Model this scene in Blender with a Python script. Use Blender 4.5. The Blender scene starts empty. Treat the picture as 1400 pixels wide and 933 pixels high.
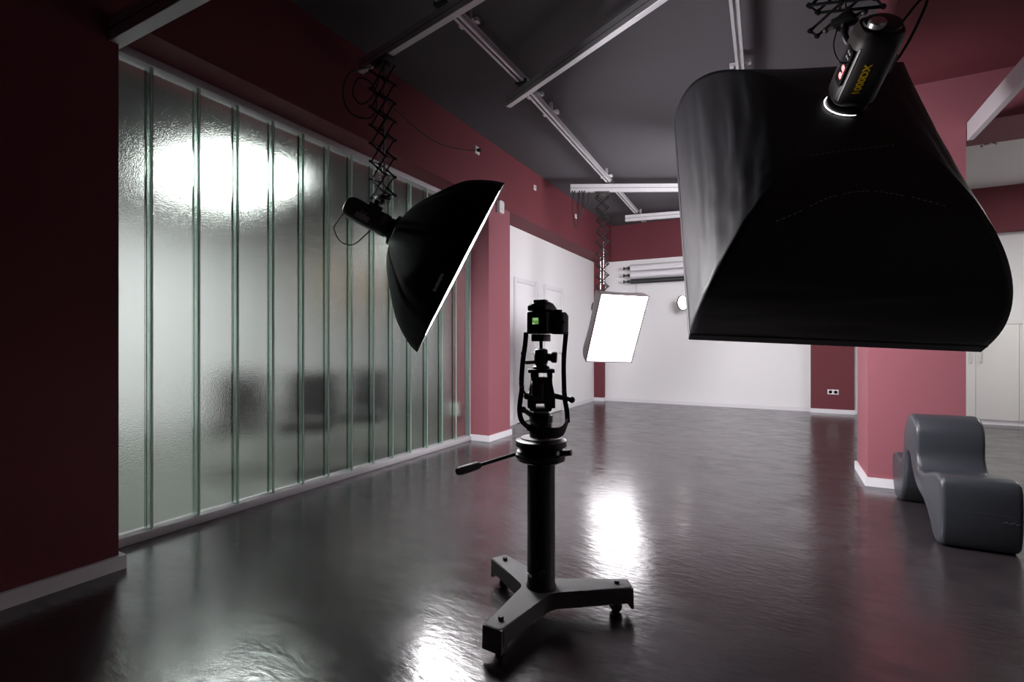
import bpy, bmesh, math, random
from mathutils import Vector, Matrix, noise

random.seed(4)
sc = bpy.context.scene
C = sc.collection
PI = math.pi

# ---------------------------------------------------------------- camera, world, exposure
cam_d = bpy.data.cameras.new('camera')
cam = bpy.data.objects.new('view_camera', cam_d)
C.objects.link(cam)
cam.location = (0, 0, 1.15)
cam.rotation_euler = (PI / 2, 0, math.radians(28.077))
cam_d.sensor_width = 36
cam_d.lens = 688 / 1400 * 36
cam_d.shift_y = 5.5 / 1400
cam_d.clip_start = 0.05
sc.camera = cam
w = bpy.data.worlds.new('world')
sc.world = w
w.use_nodes = True
w.node_tree.nodes['Background'].inputs['Color'].default_value = (0.01, 0.01, 0.012, 1)
w.node_tree.nodes['Background'].inputs['Strength'].default_value = 0.1
sc.view_settings.view_transform = 'Standard'
sc.view_settings.look = 'None'
sc.view_settings.gamma = 1
sc.view_settings.exposure = 0.0
OCTA_POWER = 35.0         # emission of the three softbox front cloths
BIG_POWER = 5.0
FAR_POWER = 9.5
REAR_POWER = 33.0        # added unseen softbox that brightens the white walls, behind the large one
OFFICE_POWER = 38.0      # ceiling panel in the room behind the glass
SIDE_POWER = 20.0         # added out-of-view ceiling panel that brightens the side room on the right

# ---------------------------------------------------------------- materials
MATS = {}


def mat(name, col, rough=0.6, metal=0.0, emit=None, spec=0.5, var=0.0, vscale=6.0, bump=0.0, bscale=60.0, coat=0.0,
        trans=0.0, ior=1.45):
    if name in MATS:
        return MATS[name]
    m = bpy.data.materials.new(name)
    m.use_nodes = True
    nt = m.node_tree
    b = nt.nodes['Principled BSDF']
    b.inputs['Base Color'].default_value = (*col, 1)
    b.inputs['Roughness'].default_value = rough
    b.inputs['Metallic'].default_value = metal
    b.inputs['Specular IOR Level'].default_value = spec
    b.inputs['IOR'].default_value = ior
    b.inputs['Transmission Weight'].default_value = trans
    b.inputs['Coat Weight'].default_value = coat
    if emit:
        b.inputs['Emission Color'].default_value = (*emit[0], 1)
        b.inputs['Emission Strength'].default_value = emit[1]
    tc = nt.nodes.new('ShaderNodeTexCoord')
    if var:
        n = nt.nodes.new('ShaderNodeTexNoise')
        n.inputs['Scale'].default_value = vscale
        n.inputs['Detail'].default_value = 5
        nt.links.new(tc.outputs['Object'], n.inputs['Vector'])
        mx = nt.nodes.new('ShaderNodeMix')
        mx.data_type = 'RGBA'
        nt.links.new(n.outputs['Fac'], mx.inputs['Factor'])
        mx.inputs['A'].default_value = (*[c * (1 - var) for c in col], 1)
        mx.inputs['B'].default_value = (*[min(1, c * (1 + var)) for c in col], 1)
        nt.links.new(mx.outputs['Result'], b.inputs['Base Color'])
    if bump:
        n2 = nt.nodes.new('ShaderNodeTexNoise')
        n2.inputs['Scale'].default_value = bscale
        n2.inputs['Detail'].default_value = 3
        nt.links.new(tc.outputs['Object'], n2.inputs['Vector'])
        bp = nt.nodes.new('ShaderNodeBump')
        bp.inputs['Strength'].default_value = bump
        bp.inputs['Distance'].default_value = 0.004
        nt.links.new(n2.outputs['Fac'], bp.inputs['Height'])
        nt.links.new(bp.outputs['Normal'], b.inputs['Normal'])
    MATS[name] = m
    return m


def floor_material():
    m = bpy.data.materials.new('polished_concrete')
    m.use_nodes = True
    nt = m.node_tree
    L = nt.links.new
    b = nt.nodes['Principled BSDF']
    tc = nt.nodes.new('ShaderNodeTexCoord')
    big = nt.nodes.new('ShaderNodeTexNoise')
    big.inputs['Scale'].default_value = 1.6
    big.inputs['Detail'].default_value = 8
    big.inputs['Distortion'].default_value = 0.6
    L(tc.outputs['Object'], big.inputs['Vector'])
    fine = nt.nodes.new('ShaderNodeTexNoise')
    fine.inputs['Scale'].default_value = 9
    fine.inputs['Detail'].default_value = 6
    fine.inputs['Distortion'].default_value = 0.3
    L(tc.outputs['Object'], fine.inputs['Vector'])
    mx = nt.nodes.new('ShaderNodeMix')
    mx.data_type = 'RGBA'
    mx.inputs['A'].default_value = (0.009, 0.007, 0.008, 1)
    mx.inputs['B'].default_value = (0.054, 0.045, 0.049, 1)
    add = nt.nodes.new('ShaderNodeMath')
    add.operation = 'MULTIPLY_ADD'
    add.inputs[1].default_value = 0.5
    L(fine.outputs['Fac'], add.inputs[0])
    half = nt.nodes.new('ShaderNodeMath')
    half.operation = 'MULTIPLY'
    half.inputs[1].default_value = 0.5
    L(big.outputs['Fac'], half.inputs[0])
    L(half.outputs[0], add.inputs[2])
    L(add.outputs[0], mx.inputs['Factor'])
    L(mx.outputs['Result'], b.inputs['Base Color'])
    b.inputs['IOR'].default_value = 1.6
    # worn patches polish the gloss unevenly
    st = nt.nodes.new('ShaderNodeTexNoise')
    st.inputs['Scale'].default_value = 5
    st.inputs['Detail'].default_value = 5
    st.inputs['Roughness'].default_value = 0.6
    mp = nt.nodes.new('ShaderNodeMapping')
    mp.inputs['Rotation'].default_value = (0, 0, 0.5)
    mp.inputs['Scale'].default_value = (1.0, 2.2, 1)
    L(tc.outputs['Object'], mp.inputs['Vector'])
    L(mp.outputs['Vector'], st.inputs['Vector'])
    r = nt.nodes.new('ShaderNodeMapRange')
    r.inputs['From Min'].default_value = 0.35
    r.inputs['From Max'].default_value = 0.65
    r.inputs['To Min'].default_value = 0.15
    r.inputs['To Max'].default_value = 0.262
    L(st.outputs['Fac'], r.inputs['Value'])
    L(r.outputs['Result'], b.inputs['Roughness'])
    sp = nt.nodes.new('ShaderNodeMapRange')
    sp.inputs['From Min'].default_value = 0.3
    sp.inputs['From Max'].default_value = 0.7
    sp.inputs['To Min'].default_value = 1.0
    sp.inputs['To Max'].default_value = 0.4
    L(st.outputs['Fac'], sp.inputs['Value'])
    L(sp.outputs['Result'], b.inputs['Specular IOR Level'])
    # trowel marks
    tr = nt.nodes.new('ShaderNodeTexNoise')
    tr.inputs['Scale'].default_value = 17
    tr.inputs['Detail'].default_value = 6
    tr.inputs['Roughness'].default_value = 0.5
    L(mp.outputs['Vector'], tr.inputs['Vector'])
    bp = nt.nodes.new('ShaderNodeBump')
    bp.inputs['Strength'].default_value = 0.32
    bp.inputs['Distance'].default_value = 0.004
    L(tr.outputs['Fac'], bp.inputs['Height'])
    L(bp.outputs['Normal'], b.inputs['Normal'])
    return m


def glass_material(name, tint, rough, bump):
    m = bpy.data.materials.new(name)
    m.use_nodes = True
    nt = m.node_tree
    L = nt.links.new
    b = nt.nodes['Principled BSDF']
    b.inputs['Base Color'].default_value = (*tint, 1)
    b.inputs['Transmission Weight'].default_value = 1
    b.inputs['Roughness'].default_value = rough
    b.inputs['IOR'].default_value = 1.45
    if bump:
        tc = nt.nodes.new('ShaderNodeTexCoord')
        n = nt.nodes.new('ShaderNodeTexNoise')
        n.inputs['Scale'].default_value = 170
        n.inputs['Detail'].default_value = 2
        L(tc.outputs['Object'], n.inputs['Vector'])
        bp = nt.nodes.new('ShaderNodeBump')
        bp.inputs['Strength'].default_value = bump
        bp.inputs['Distance'].default_value = 0.004
        L(n.outputs['Fac'], bp.inputs['Height'])
        L(bp.outputs['Normal'], b.inputs['Normal'])
    return m


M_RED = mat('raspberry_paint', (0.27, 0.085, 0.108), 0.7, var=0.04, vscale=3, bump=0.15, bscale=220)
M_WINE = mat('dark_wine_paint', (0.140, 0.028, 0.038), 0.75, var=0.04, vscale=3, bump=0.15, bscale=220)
M_WHITE = mat('white_paint', (0.78, 0.77, 0.79), 0.7, var=0.015, vscale=2, bump=0.1, bscale=200)
M_BASE = mat('baseboard_paint', (0.72, 0.70, 0.74), 0.45)
M_CEIL = mat('charcoal_ceiling_paint', (0.085, 0.08, 0.09), 0.85, var=0.05, vscale=2)
M_CEILW = mat('white_ceiling_paint', (0.7, 0.69, 0.68), 0.8)
M_DARKCEIL = mat('dark_grey_ceiling_paint', (0.028, 0.028, 0.030), 0.8)
M_GREYFLOOR = mat('grey_vinyl_floor', (0.095, 0.10, 0.09), 0.5, var=0.1)
M_FLOOR = floor_material()
M_ALU = mat('brushed_aluminium', (0.70, 0.68, 0.71), 0.42, 0.5, var=0.06, vscale=20)
M_ALUPAINT = mat('grey_powder_coat', (0.52, 0.50, 0.53), 0.45, 0.2)
M_GROOVE = mat('rail_groove_dark', (0.02, 0.02, 0.02), 0.6)
M_BLACKP = mat('black_plastic', (0.032, 0.028, 0.026), 0.5, bump=0.05, bscale=300)
M_BLACKM = mat('black_anodised_metal', (0.014, 0.013, 0.014), 0.36, 0.3)
M_SCISSOR = mat('matt_black_lift_bar', (0.007, 0.0065, 0.007), 0.6, spec=0.2)
M_CRINKLE = mat('black_crinkle_enamel', (0.075, 0.073, 0.076), 0.6, 0.0, var=0.3, vscale=220, bump=0.5, bscale=240)
M_COLUMN = mat('black_column_enamel', (0.022, 0.021, 0.021), 0.4, 0.2)
M_FABRIC = mat('black_softbox_fabric', (0.022, 0.0205, 0.024), 0.52, spec=0.38, var=0.2, vscale=30, bump=0.12, bscale=400)
M_FABRIC2 = mat('matt_black_softbox_fabric', (0.007, 0.0065, 0.007), 0.65, spec=0.08, bump=0.1, bscale=400)
M_GREYFAB = mat('grey_softbox_fabric', (0.10, 0.095, 0.095), 0.5, bump=0.1, bscale=300)
M_SEAM = mat('reflective_thread', (0.7, 0.67, 0.67), 0.5)
M_CABLE = mat('black_rubber_cable', (0.012, 0.011, 0.011), 0.5)
M_STRAP = mat('black_webbing', (0.014, 0.012, 0.012), 0.7, bump=0.3, bscale=300)
M_CHROME = mat('chrome', (0.75, 0.75, 0.77), 0.15, 1.0)
M_SILVER = mat('silver_knob', (0.5, 0.5, 0.5), 0.3, 0.8)
M_STICKER = mat('white_sticker', (0.85, 0.83, 0.85), 0.5)
M_YELLOW = mat('yellow_print', (0.95, 0.62, 0.02), 0.5)
M_PALEPRINT = mat('pale_grey_print', (0.45, 0.46, 0.48), 0.5)
M_WPLASTIC = mat('white_plastic', (0.72, 0.71, 0.72), 0.4)
M_GPLASTIC = mat('grey_plastic', (0.35, 0.34, 0.36), 0.45)
M_CAB = mat('cabinet_laminate', (0.72, 0.71, 0.70), 0.4)
M_DUNE = mat('graphite_moulded_plastic', (0.036, 0.039, 0.047), 0.34, spec=0.5, var=0.08, vscale=5, bump=0.05, bscale=180)
M_ROLLW = mat('white_backdrop_paper', (0.74, 0.72, 0.76), 0.8)
M_ROLLB = mat('black_backdrop_paper', (0.02, 0.019, 0.021), 0.75)
M_OCHAIR = mat('charcoal_upholstery', (0.02, 0.021, 0.022), 0.7)
M_TABLE = mat('white_table_laminate', (0.75, 0.75, 0.74), 0.4)
M_OAK = mat('pale_oak_veneer', (0.52, 0.40, 0.26), 0.5, var=0.12, vscale=3)
M_GLASS = glass_material('ribbed_cast_glass', (0.95, 0.985, 0.965), 0.15, 0.4)
M_FLANGE = glass_material('green_glass_flange', (0.84, 0.955, 0.90), 0.10, 0.0)
M_JOINT = mat('pale_green_silicone', (0.62, 0.78, 0.70), 0.3, trans=0.35)


def emitter(name, col, power):
    return mat(name, (0.8, 0.8, 0.8), 0.6, emit=(col, power))


E_OCTA = emitter('octa_diffuser_cloth', (1.0, 0.975, 0.995), OCTA_POWER)
E_BIG = emitter('large_diffuser_cloth', (1.0, 0.975, 0.995), BIG_POWER)
E_FAR = emitter('far_diffuser_cloth', (1.0, 0.97, 1.0), FAR_POWER)
E_REAR = emitter('added_rear_diffuser_cloth', (1.0, 0.975, 0.995), REAR_POWER)
E_SPOT = emitter('reflector_lamp_glow', (1.0, 0.95, 0.95), 6.0)
E_OFFICE = emitter('office_light_panel', (0.95, 1.0, 0.96), OFFICE_POWER)
E_OFFICE2 = emitter('added_office_light_panel', (0.95, 1.0, 0.96), 4.0)
E_SIDE = emitter('added_side_room_light_panel', (1.0, 0.985, 0.945), SIDE_POWER)
E_RING = emitter('light_leak', (1.0, 0.97, 0.95), 3.0)
E_RED = emitter('red_digits', (1.0, 0.03, 0.06), 1.6)
E_GREEN = emitter('green_led', (0.2, 1.0, 0.5), 1.2)
E_SCREEN = emitter('green_screen', (0.16, 0.42, 0.06), 0.55)
E_SCREENW = emitter('screen_white', (0.8, 0.9, 0.8), 0.7)
M_SCREEND = mat('dark_screen', (0.004, 0.02, 0.004), 0.2)

# ---------------------------------------------------------------- mesh helpers


class MB:
    """collects shapes in one bmesh; build() links them as one mesh object"""

    def __init__(self):
        self.bm = bmesh.new()
        self.mi = 0

    def _new(self, geom):
        for f in geom:
            f.material_index = self.mi

    def box(self, c, s, R=None, bevel=0.0):
        r = bmesh.ops.create_cube(self.bm, size=1)
        M = Matrix.Translation(c) @ (R.to_4x4() if R is not None else Matrix()) @ Matrix.Diagonal((*s, 1))
        bmesh.ops.transform(self.bm, matrix=M, verts=r['verts'])
        fs = list({f for v in r['verts'] for f in v.link_faces})
        if bevel:
            es = list({e for v in r['verts'] for e in v.link_edges})
            q = bmesh.ops.bevel(self.bm, geom=es, offset=bevel, segments=2, profile=0.5, affect='EDGES')
            fs = list({f for f in q['faces']} | {f for f in fs if f.is_valid})
        self._new(fs)
        return self

    def span(self, a, b, bevel=0.0):
        return self.box([(a[i] + b[i]) / 2 for i in range(3)], [abs(b[i] - a[i]) for i in range(3)], bevel=bevel)

    def cyl(self, p0, p1, r0, r1=None, seg=20, cap=True):
        r1 = r0 if r1 is None else r1
        p0, p1 = Vector(p0), Vector(p1)
        d = p1 - p0
        q = d.to_track_quat('Z', 'Y').to_matrix()
        rings = []
        for p, r in ((p0, r0), (p1, r1)):
            rings.append([self.bm.verts.new(p + q @ Vector((r * math.cos(2 * PI * k / seg), r * math.sin(2 * PI * k / seg), 0))) for k in range(seg)])
        fs = [self.bm.faces.new((rings[0][k], rings[0][(k + 1) % seg], rings[1][(k + 1) % seg], rings[1][k])) for k in range(seg)]
        if cap:
            fs.append(self.bm.faces.new(rings[0][::-1]))
            fs.append(self.bm.faces.new(rings[1]))
        self._new(fs)
        return self

    def lathe(self, prof, origin=(0, 0, 0), axis=(0, 0, 1), seg=32, cap=True, sx=1, sy=1):
        """prof: list of (radius, height along axis)"""
        q = Vector(axis).to_track_quat('Z', 'Y').to_matrix()
        o = Vector(origin)
        rings = []
        for r, h in prof:
            rings.append([self.bm.verts.new(o + q @ Vector((sx * r * math.cos(2 * PI * k / seg), sy * r * math.sin(2 * PI * k / seg), h))) for k in range(seg)])
        fs = []
        for a, b in zip(rings, rings[1:]):
            fs += [self.bm.faces.new((a[k], a[(k + 1) % seg], b[(k + 1) % seg], b[k])) for k in range(seg)]
        if cap:
            fs.append(self.bm.faces.new(rings[0][::-1]))
            fs.append(self.bm.faces.new(rings[-1]))
        self._new(fs)
        return self

    def tube(self, pts, r, seg=8, smooth=6, rx=None):
        """swept round (or flat, rx = other radius) section along a smoothed path"""
        P = catmull(pts, smooth) if smooth else [Vector(p) for p in pts]
        prev = None
        rings = []
        for i, p in enumerate(P):
            t = (P[min(i + 1, len(P) - 1)] - P[max(i - 1, 0)]).normalized()
            if prev is None:
                n = t.orthogonal().normalized()
            else:
                n = (prev - t * prev.dot(t)).normalized()
            prev = n
            b = t.cross(n)
            r2 = r if rx is None else rx
            rings.append([self.bm.verts.new(p + n * (r * math.cos(2 * PI * k / seg)) + b * (r2 * math.sin(2 * PI * k / seg))) for k in range(seg)])
        fs = []
        for a, b in zip(rings, rings[1:]):
            fs += [self.bm.faces.new((a[k], a[(k + 1) % seg], b[(k + 1) % seg], b[k])) for k in range(seg)]
        fs.append(self.bm.faces.new(rings[0][::-1]))
        fs.append(self.bm.faces.new(rings[-1]))
        self._new(fs)
        return self

    def ribbon(self, pts, width, thick, side, smooth=6):
        """flat strap: width along side direction"""
        P = catmull(pts, smooth)
        side = Vector(side).normalized()
        rings = []
        for i, p in enumerate(P):
            t = (P[min(i + 1, len(P) - 1)] - P[max(i - 1, 0)]).normalized()
            s = (side - t * side.dot(t)).normalized()
            n = t.cross(s)
            ww = width(i / (len(P) - 1)) if callable(width) else width
            rings.append([self.bm.verts.new(p + s * a * ww / 2 + n * c * thick / 2) for a, c in ((-1, -1), (1, -1), (1, 1), (-1, 1))])
        fs = []
        for a, b in zip(rings, rings[1:]):
            fs += [self.bm.faces.new((a[k], a[(k + 1) % 4], b[(k + 1) % 4], b[k])) for k in range(4)]
        fs.append(self.bm.faces.new(rings[0][::-1]))
        fs.append(self.bm.faces.new(rings[-1]))
        self._new(fs)
        return self

    def prism(self, poly, a, b, axis=0, bevel=0.0, seg=3):
        """poly of 2D points extruded along axis from a to b; other axes keep xyz order"""
        def P(u, v, t):
            return ((t, u, v), (u, t, v), (u, v, t))[axis]
        A = [self.bm.verts.new(P(u, v, a)) for u, v in poly]
        B = [self.bm.verts.new(P(u, v, b)) for u, v in poly]
        n = len(poly)
        fs = [self.bm.faces.new((A[k], A[(k + 1) % n], B[(k + 1) % n], B[k])) for k in range(n)]
        fa, fb = self.bm.faces.new(A[::-1]), self.bm.faces.new(B)
        fs += [fa, fb]
        if bevel:
            es = list(fa.edges) + list(fb.edges)
            q = bmesh.ops.bevel(self.bm, geom=es, offset=bevel, segments=seg, profile=0.5, affect='EDGES')
            fs = [f for f in fs if f.is_valid] + list(q['faces'])
        self._new(fs)
        return self

    def sphere(self, c, r, s=(1, 1, 1), seg=16):
        q = bmesh.ops.create_uvsphere(self.bm, u_segments=seg, v_segments=max(6, seg // 2), radius=r)
        bmesh.ops.transform(self.bm, matrix=Matrix.Translation(c) @ Matrix.Diagonal((*s, 1)), verts=q['verts'])
        self._new(list({f for v in q['verts'] for f in v.link_faces}))
        return self

    def torus(self, c, R, r, axis=(0, 0, 1), a0=0, a1=2 * PI, seg=28):
        q = Vector(axis).to_track_quat('Z', 'Y').to_matrix()
        pts = [Vector(c) + q @ Vector((R * math.cos(a0 + (a1 - a0) * k / seg), R * math.sin(a0 + (a1 - a0) * k / seg), 0)) for k in range(seg + 1)]
        return self.tube(pts, r, 6, smooth=0)

    def build(self, name, m, parent=None, smooth=35, kind=None):
        bmesh.ops.recalc_face_normals(self.bm, faces=self.bm.faces)
        off = Vector((0, 0, 0))
        if parent is None:
            xs = [v.co for v in self.bm.verts]
            lo = Vector((min(v.x for v in xs), min(v.y for v in xs), min(v.z for v in xs)))
            hi = Vector((max(v.x for v in xs), max(v.y for v in xs), max(v.z for v in xs)))
            off = Vector(((lo.x + hi.x) / 2, (lo.y + hi.y) / 2, lo.z))
            bmesh.ops.translate(self.bm, vec=-off, verts=self.bm.verts)
        me = bpy.data.meshes.new(name)
        self.bm.to_mesh(me)
        self.bm.free()
        for x in (m if isinstance(m, (list, tuple)) else [m]):
            me.materials.append(x)
        if smooth:
            me.polygons.foreach_set('use_smooth', [True] * len(me.polygons))
            me.set_sharp_from_angle(angle=math.radians(smooth))
        o = bpy.data.objects.new(name, me)
        C.objects.link(o)
        o.location = off
        if parent is not None:
            o.parent = parent
        if kind:
            o['kind'] = kind
        return o


def catmull(pts, n=6, closed=False):
    P = [Vector(p) for p in pts]
    if len(P) < 3 and not closed:
        return P
    out = []
    m = len(P)
    for i in range(m if closed else m - 1):
        p0 = P[(i - 1) % m] if closed or i > 0 else P[0] * 2 - P[1]
        p1, p2 = P[i], P[(i + 1) % m]
        p3 = P[(i + 2) % m] if closed or i + 2 < m else P[-1] * 2 - P[-2]
        for k in range(n):
            t = k / n
            out.append(0.5 * ((2 * p1) + (p2 - p0) * t + (2 * p0 - 5 * p1 + 4 * p2 - p3) * t * t + (3 * p1 - p0 - 3 * p2 + p3) * t ** 3))
    if not closed:
        out.append(P[-1])
    return out


def tag(o, label=None, cat=None, group=None, kind=None):
    if label:
        o['label'] = label
    if cat:
        o['category'] = cat
    if group:
        o['group'] = group
    if kind:
        o['kind'] = kind
    return o


def thing(name, label, cat, loc=(0, 0, 0), axes=None, rz=0.0, group=None):
    o = bpy.data.objects.new(name, None)
    o.empty_display_size = 0.05
    C.objects.link(o)
    if axes is not None:
        M = Matrix([[axes[j][i] for j in range(3)] for i in range(3)]).to_4x4()
        M.translation = loc
        o.matrix_world = M
    else:
        o.location = loc
        o.rotation_euler = (0, 0, rz)
    return tag(o, label, cat, group)


def struct(name, mb, m, smooth=0, parent=None):
    return mb.build(name, m, parent, smooth, None if parent is not None else 'structure')


def struct_root(name, loc=(0, 0, 0)):
    o = bpy.data.objects.new(name, None)
    C.objects.link(o)
    o.location = loc
    o['kind'] = 'structure'
    return o


def copy_part(o, parent, rot=None, loc=None):
    c = o.copy()
    C.objects.link(c)
    c.parent = parent
    if rot is not None:
        c.rotation_euler = rot
    if loc is not None:
        c.location = loc
    return c


def copy_tree(o, parent=None):
    c = o.copy()
    C.objects.link(c)
    c.parent = parent
    for ch in list(o.children):
        copy_tree(ch, c)
    return c


def text_mesh(body, size, extrude=0.0005, bold=0.0):
    cu = bpy.data.curves.new('lettering', 'FONT')
    cu.body = body
    cu.size = size
    cu.extrude = extrude
    cu.offset = bold
    cu.align_x = 'CENTER'
    cu.align_y = 'CENTER'
    o = bpy.data.objects.new('lettering', cu)
    C.objects.link(o)
    dg = bpy.context.evaluated_depsgraph_get()
    me = bpy.data.meshes.new_from_object(o.evaluated_get(dg))
    bpy.data.objects.remove(o)
    return me


def lettering(name, body, size, m, parent, loc, right, up, bold=0.0):
    me = text_mesh(body, size, bold=bold)
    me.materials.clear()
    me.materials.append(m)
    o = bpy.data.objects.new(name, me)
    C.objects.link(o)
    o.parent = parent
    r, u = Vector(right).normalized(), Vector(up).normalized()
    n = r.cross(u)
    M = Matrix((r, u, n)).transposed().to_4x4()
    M.translation = loc
    o.matrix_local = M
    return o


# ---------------------------------------------------------------- room shell
ZC = 3.58      # ceiling
ZB = 2.86      # underside of the beams
struct('floor', MB().span((-3.40, -3.5, -0.1), (5.5, 10.3, 0)), M_FLOOR)
struct('floor', MB().span((-7.2, -0.5, -0.1), (-3.40, 9.2, 0)), M_GREYFLOOR)
struct('ceiling', MB().span((-3.9, -3.5, ZC), (1.24, 10.3, ZC + 0.1)), M_CEIL)
struct('ceiling', MB().span((1.24, -3.5, ZC), (5.5, 5.3, ZC + 0.1)), M_CEIL)
struct('ceiling', MB().span((1.24, 5.3, 3.50), (5.5, 10.3, 3.68)), M_CEILW)
struct('ceiling', MB().span((-7.2, -0.5, 3.0), (-3.62, 9.2, 3.1)), M_DARKCEIL)

# left side: near pier, beam over the glass, pier after the glass, white wall, corner pier
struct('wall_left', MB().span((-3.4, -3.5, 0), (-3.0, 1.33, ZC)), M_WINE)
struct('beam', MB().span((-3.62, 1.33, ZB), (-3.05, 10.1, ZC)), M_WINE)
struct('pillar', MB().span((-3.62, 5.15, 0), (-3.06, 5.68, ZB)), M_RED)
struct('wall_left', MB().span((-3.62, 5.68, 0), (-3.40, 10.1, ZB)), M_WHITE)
struct('pillar', MB().span((-3.40, 9.97, 0), (-3.20, 10.1, ZB)), M_WINE)
# back
struct('wall_back', MB().span((-3.62, 10.1, 0), (5.5, 10.3, ZB + 0.8)), M_WHITE)
struct('beam', MB().span((-3.05, 10.04, ZB), (0.46, 10.1, ZC)), M_WINE)
struct('pillar', MB().span((0.46, 10.0, 0), (1.08, 10.1, ZC)), M_WINE)
struct('beam', MB().span((1.24, 9.95, 2.83), (5.5, 10.1, 3.50)), M_WINE)
# right
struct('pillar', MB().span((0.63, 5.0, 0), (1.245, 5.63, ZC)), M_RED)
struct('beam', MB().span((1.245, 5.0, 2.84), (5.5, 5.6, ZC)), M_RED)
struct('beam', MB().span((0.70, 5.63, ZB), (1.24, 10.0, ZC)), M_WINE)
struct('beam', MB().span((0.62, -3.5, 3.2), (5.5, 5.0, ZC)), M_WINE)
struct('wall_right', MB().span((5.5, -3.5, 0), (5.7, 10.3, ZC)), M_WHITE)
struct('wall_front', MB().span((-3.4, -3.7, 0), (5.7, -3.5, ZC)), M_WINE)
# room behind the glass
struct('wall_left', MB().span((-7.4, -0.5, 0), (-7.2, 9.2, 3.1)), M_WHITE)
struct('wall_back', MB().span((-7.4, 9.2, 0), (-3.62, 9.4, 3.1)), M_WHITE)
struct('wall_front', MB().span((-7.4, -0.7, 0), (-3.4, -0.5, 3.1)), M_WHITE)

# baseboards
BH = 0.07
struct('baseboard_left', MB().span((-3.0, -3.5, 0), (-2.975, 1.355, BH)).span((-3.38, 1.33, 0), (-3.0, 1.355, BH)), M_BASE)
struct('baseboard_left', MB().span((-3.31, 5.13, 0), (-3.06, 5.15, BH)).span((-3.06, 5.13, 0), (-3.04, 5.70, BH)).span((-3.40, 5.68, 0), (-3.06, 5.70, BH)), M_BASE)
struct('baseboard_left', MB().span((-3.40, 5.70, 0), (-3.385, 6.42, BH)).span((-3.40, 8.28, 0), (-3.385, 9.97, BH)), M_BASE)
struct('baseboard_left', MB().span((-3.385, 9.955, 0), (-3.185, 9.97, BH)).span((-3.2, 9.97, 0), (-3.185, 10.1, BH)), M_BASE)
struct('baseboard_back', MB().span((-3.185, 10.085, 0), (0.445, 10.1, BH)), M_BASE)
struct('baseboard_back', MB().span((0.445, 9.985, 0), (1.095, 10.0, BH)).span((1.08, 10.0, 0), (1.095, 10.1, BH)), M_BASE)
struct('baseboard_right', MB().span((0.61, 4.98, 0), (1.265, 5.0, BH)).span((0.61, 5.0, 0), (0.63, 5.65, BH)).span((1.245, 5.0, 0), (1.265, 5.65, BH)), M_BASE)

# two doors in the white wall
for n, (y0, y1) in enumerate(((6.49, 7.13), (7.52, 8.20))):
    d = struct_root('door_%d' % (n + 1), (-3.40, (y0 + y1) / 2, 0))
    hw = (y1 - y0) / 2
    MB().span((-0.004, -hw + 0.004, 0.008), (0.012, hw - 0.004, 2.066), bevel=0.003).build('door_leaf', M_WHITE, d)
    MB().span((0, -hw - 0.07, 0), (0.018, -hw, 2.14), bevel=0.004).build('architrave', M_BASE, d)
    MB().span((0, hw, 0), (0.026, hw + 0.07, 2.14), bevel=0.004).build('architrave', M_BASE, d)
    MB().span((0, -hw, 2.07), (0.018, hw, 2.14), bevel=0.004).build('architrave', M_BASE, d)
    MB().span((-0.002, -hw, 0.0), (0.014, hw, 0.008)).build('threshold', M_GROOVE, d)
    MB().cyl((0.012, hw - 0.07, 1.02), (0.05, hw - 0.07, 1.02), 0.009).cyl((0.048, hw - 0.075, 1.02), (0.048, hw - 0.18, 1.02), 0.008).cyl((0.012, hw - 0.07, 1.02), (0.018, hw - 0.07, 1.02), 0.024).build('door_handle', M_ALU, d)

# glass channel partition
win = struct_root('window_1', (-3.37, 1.33, 0))
edges = [0.04, 0.308, 0.586, 0.85, 1.127, 1.392, 1.645, 1.903, 2.17, 2.43, 2.70, 2.97, 3.24, 3.51, 3.79]
for a, b in zip(edges, edges[1:]):
    g = MB()
    g.mi = 0
    g.span((-0.0035, a + 0.010, 0.045), (0.0035, b - 0.010, 2.825))
    g.mi = 1
    g.span((-0.0035, a + 0.003, 0.045), (0.056, a + 0.010, 2.825))
    g.span((-0.0035, b - 0.010, 0.045), (0.056, b - 0.003, 2.825))
    g.build('glass_channel', [M_GLASS, M_FLANGE], win, 0)
for b in edges[1:-1]:
    MB().span((0.050, b - 0.005, 0.045), (0.058, b + 0.005, 2.825)).build('joint_seal', M_JOINT, win, 0)
MB().span((-0.03, 0.0, 0.0), (0.075, 3.82, 0.052), bevel=0.003).build('bottom_rail', M_ALUPAINT, win)
MB().span((-0.03, 0.0, 2.812), (0.075, 3.82, 2.86), bevel=0.003).build('top_rail', M_ALUPAINT, win)
MB().span((-0.01, 3.79, 0.05), (0.06, 3.82, 2.812), bevel=0.003).build('end_post', M_ALUPAINT, win)
MB().span((-0.01, 0.0, 0.05), (0.06, 0.04, 2.812), bevel=0.003).build('end_post', M_ALUPAINT, win)


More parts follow.
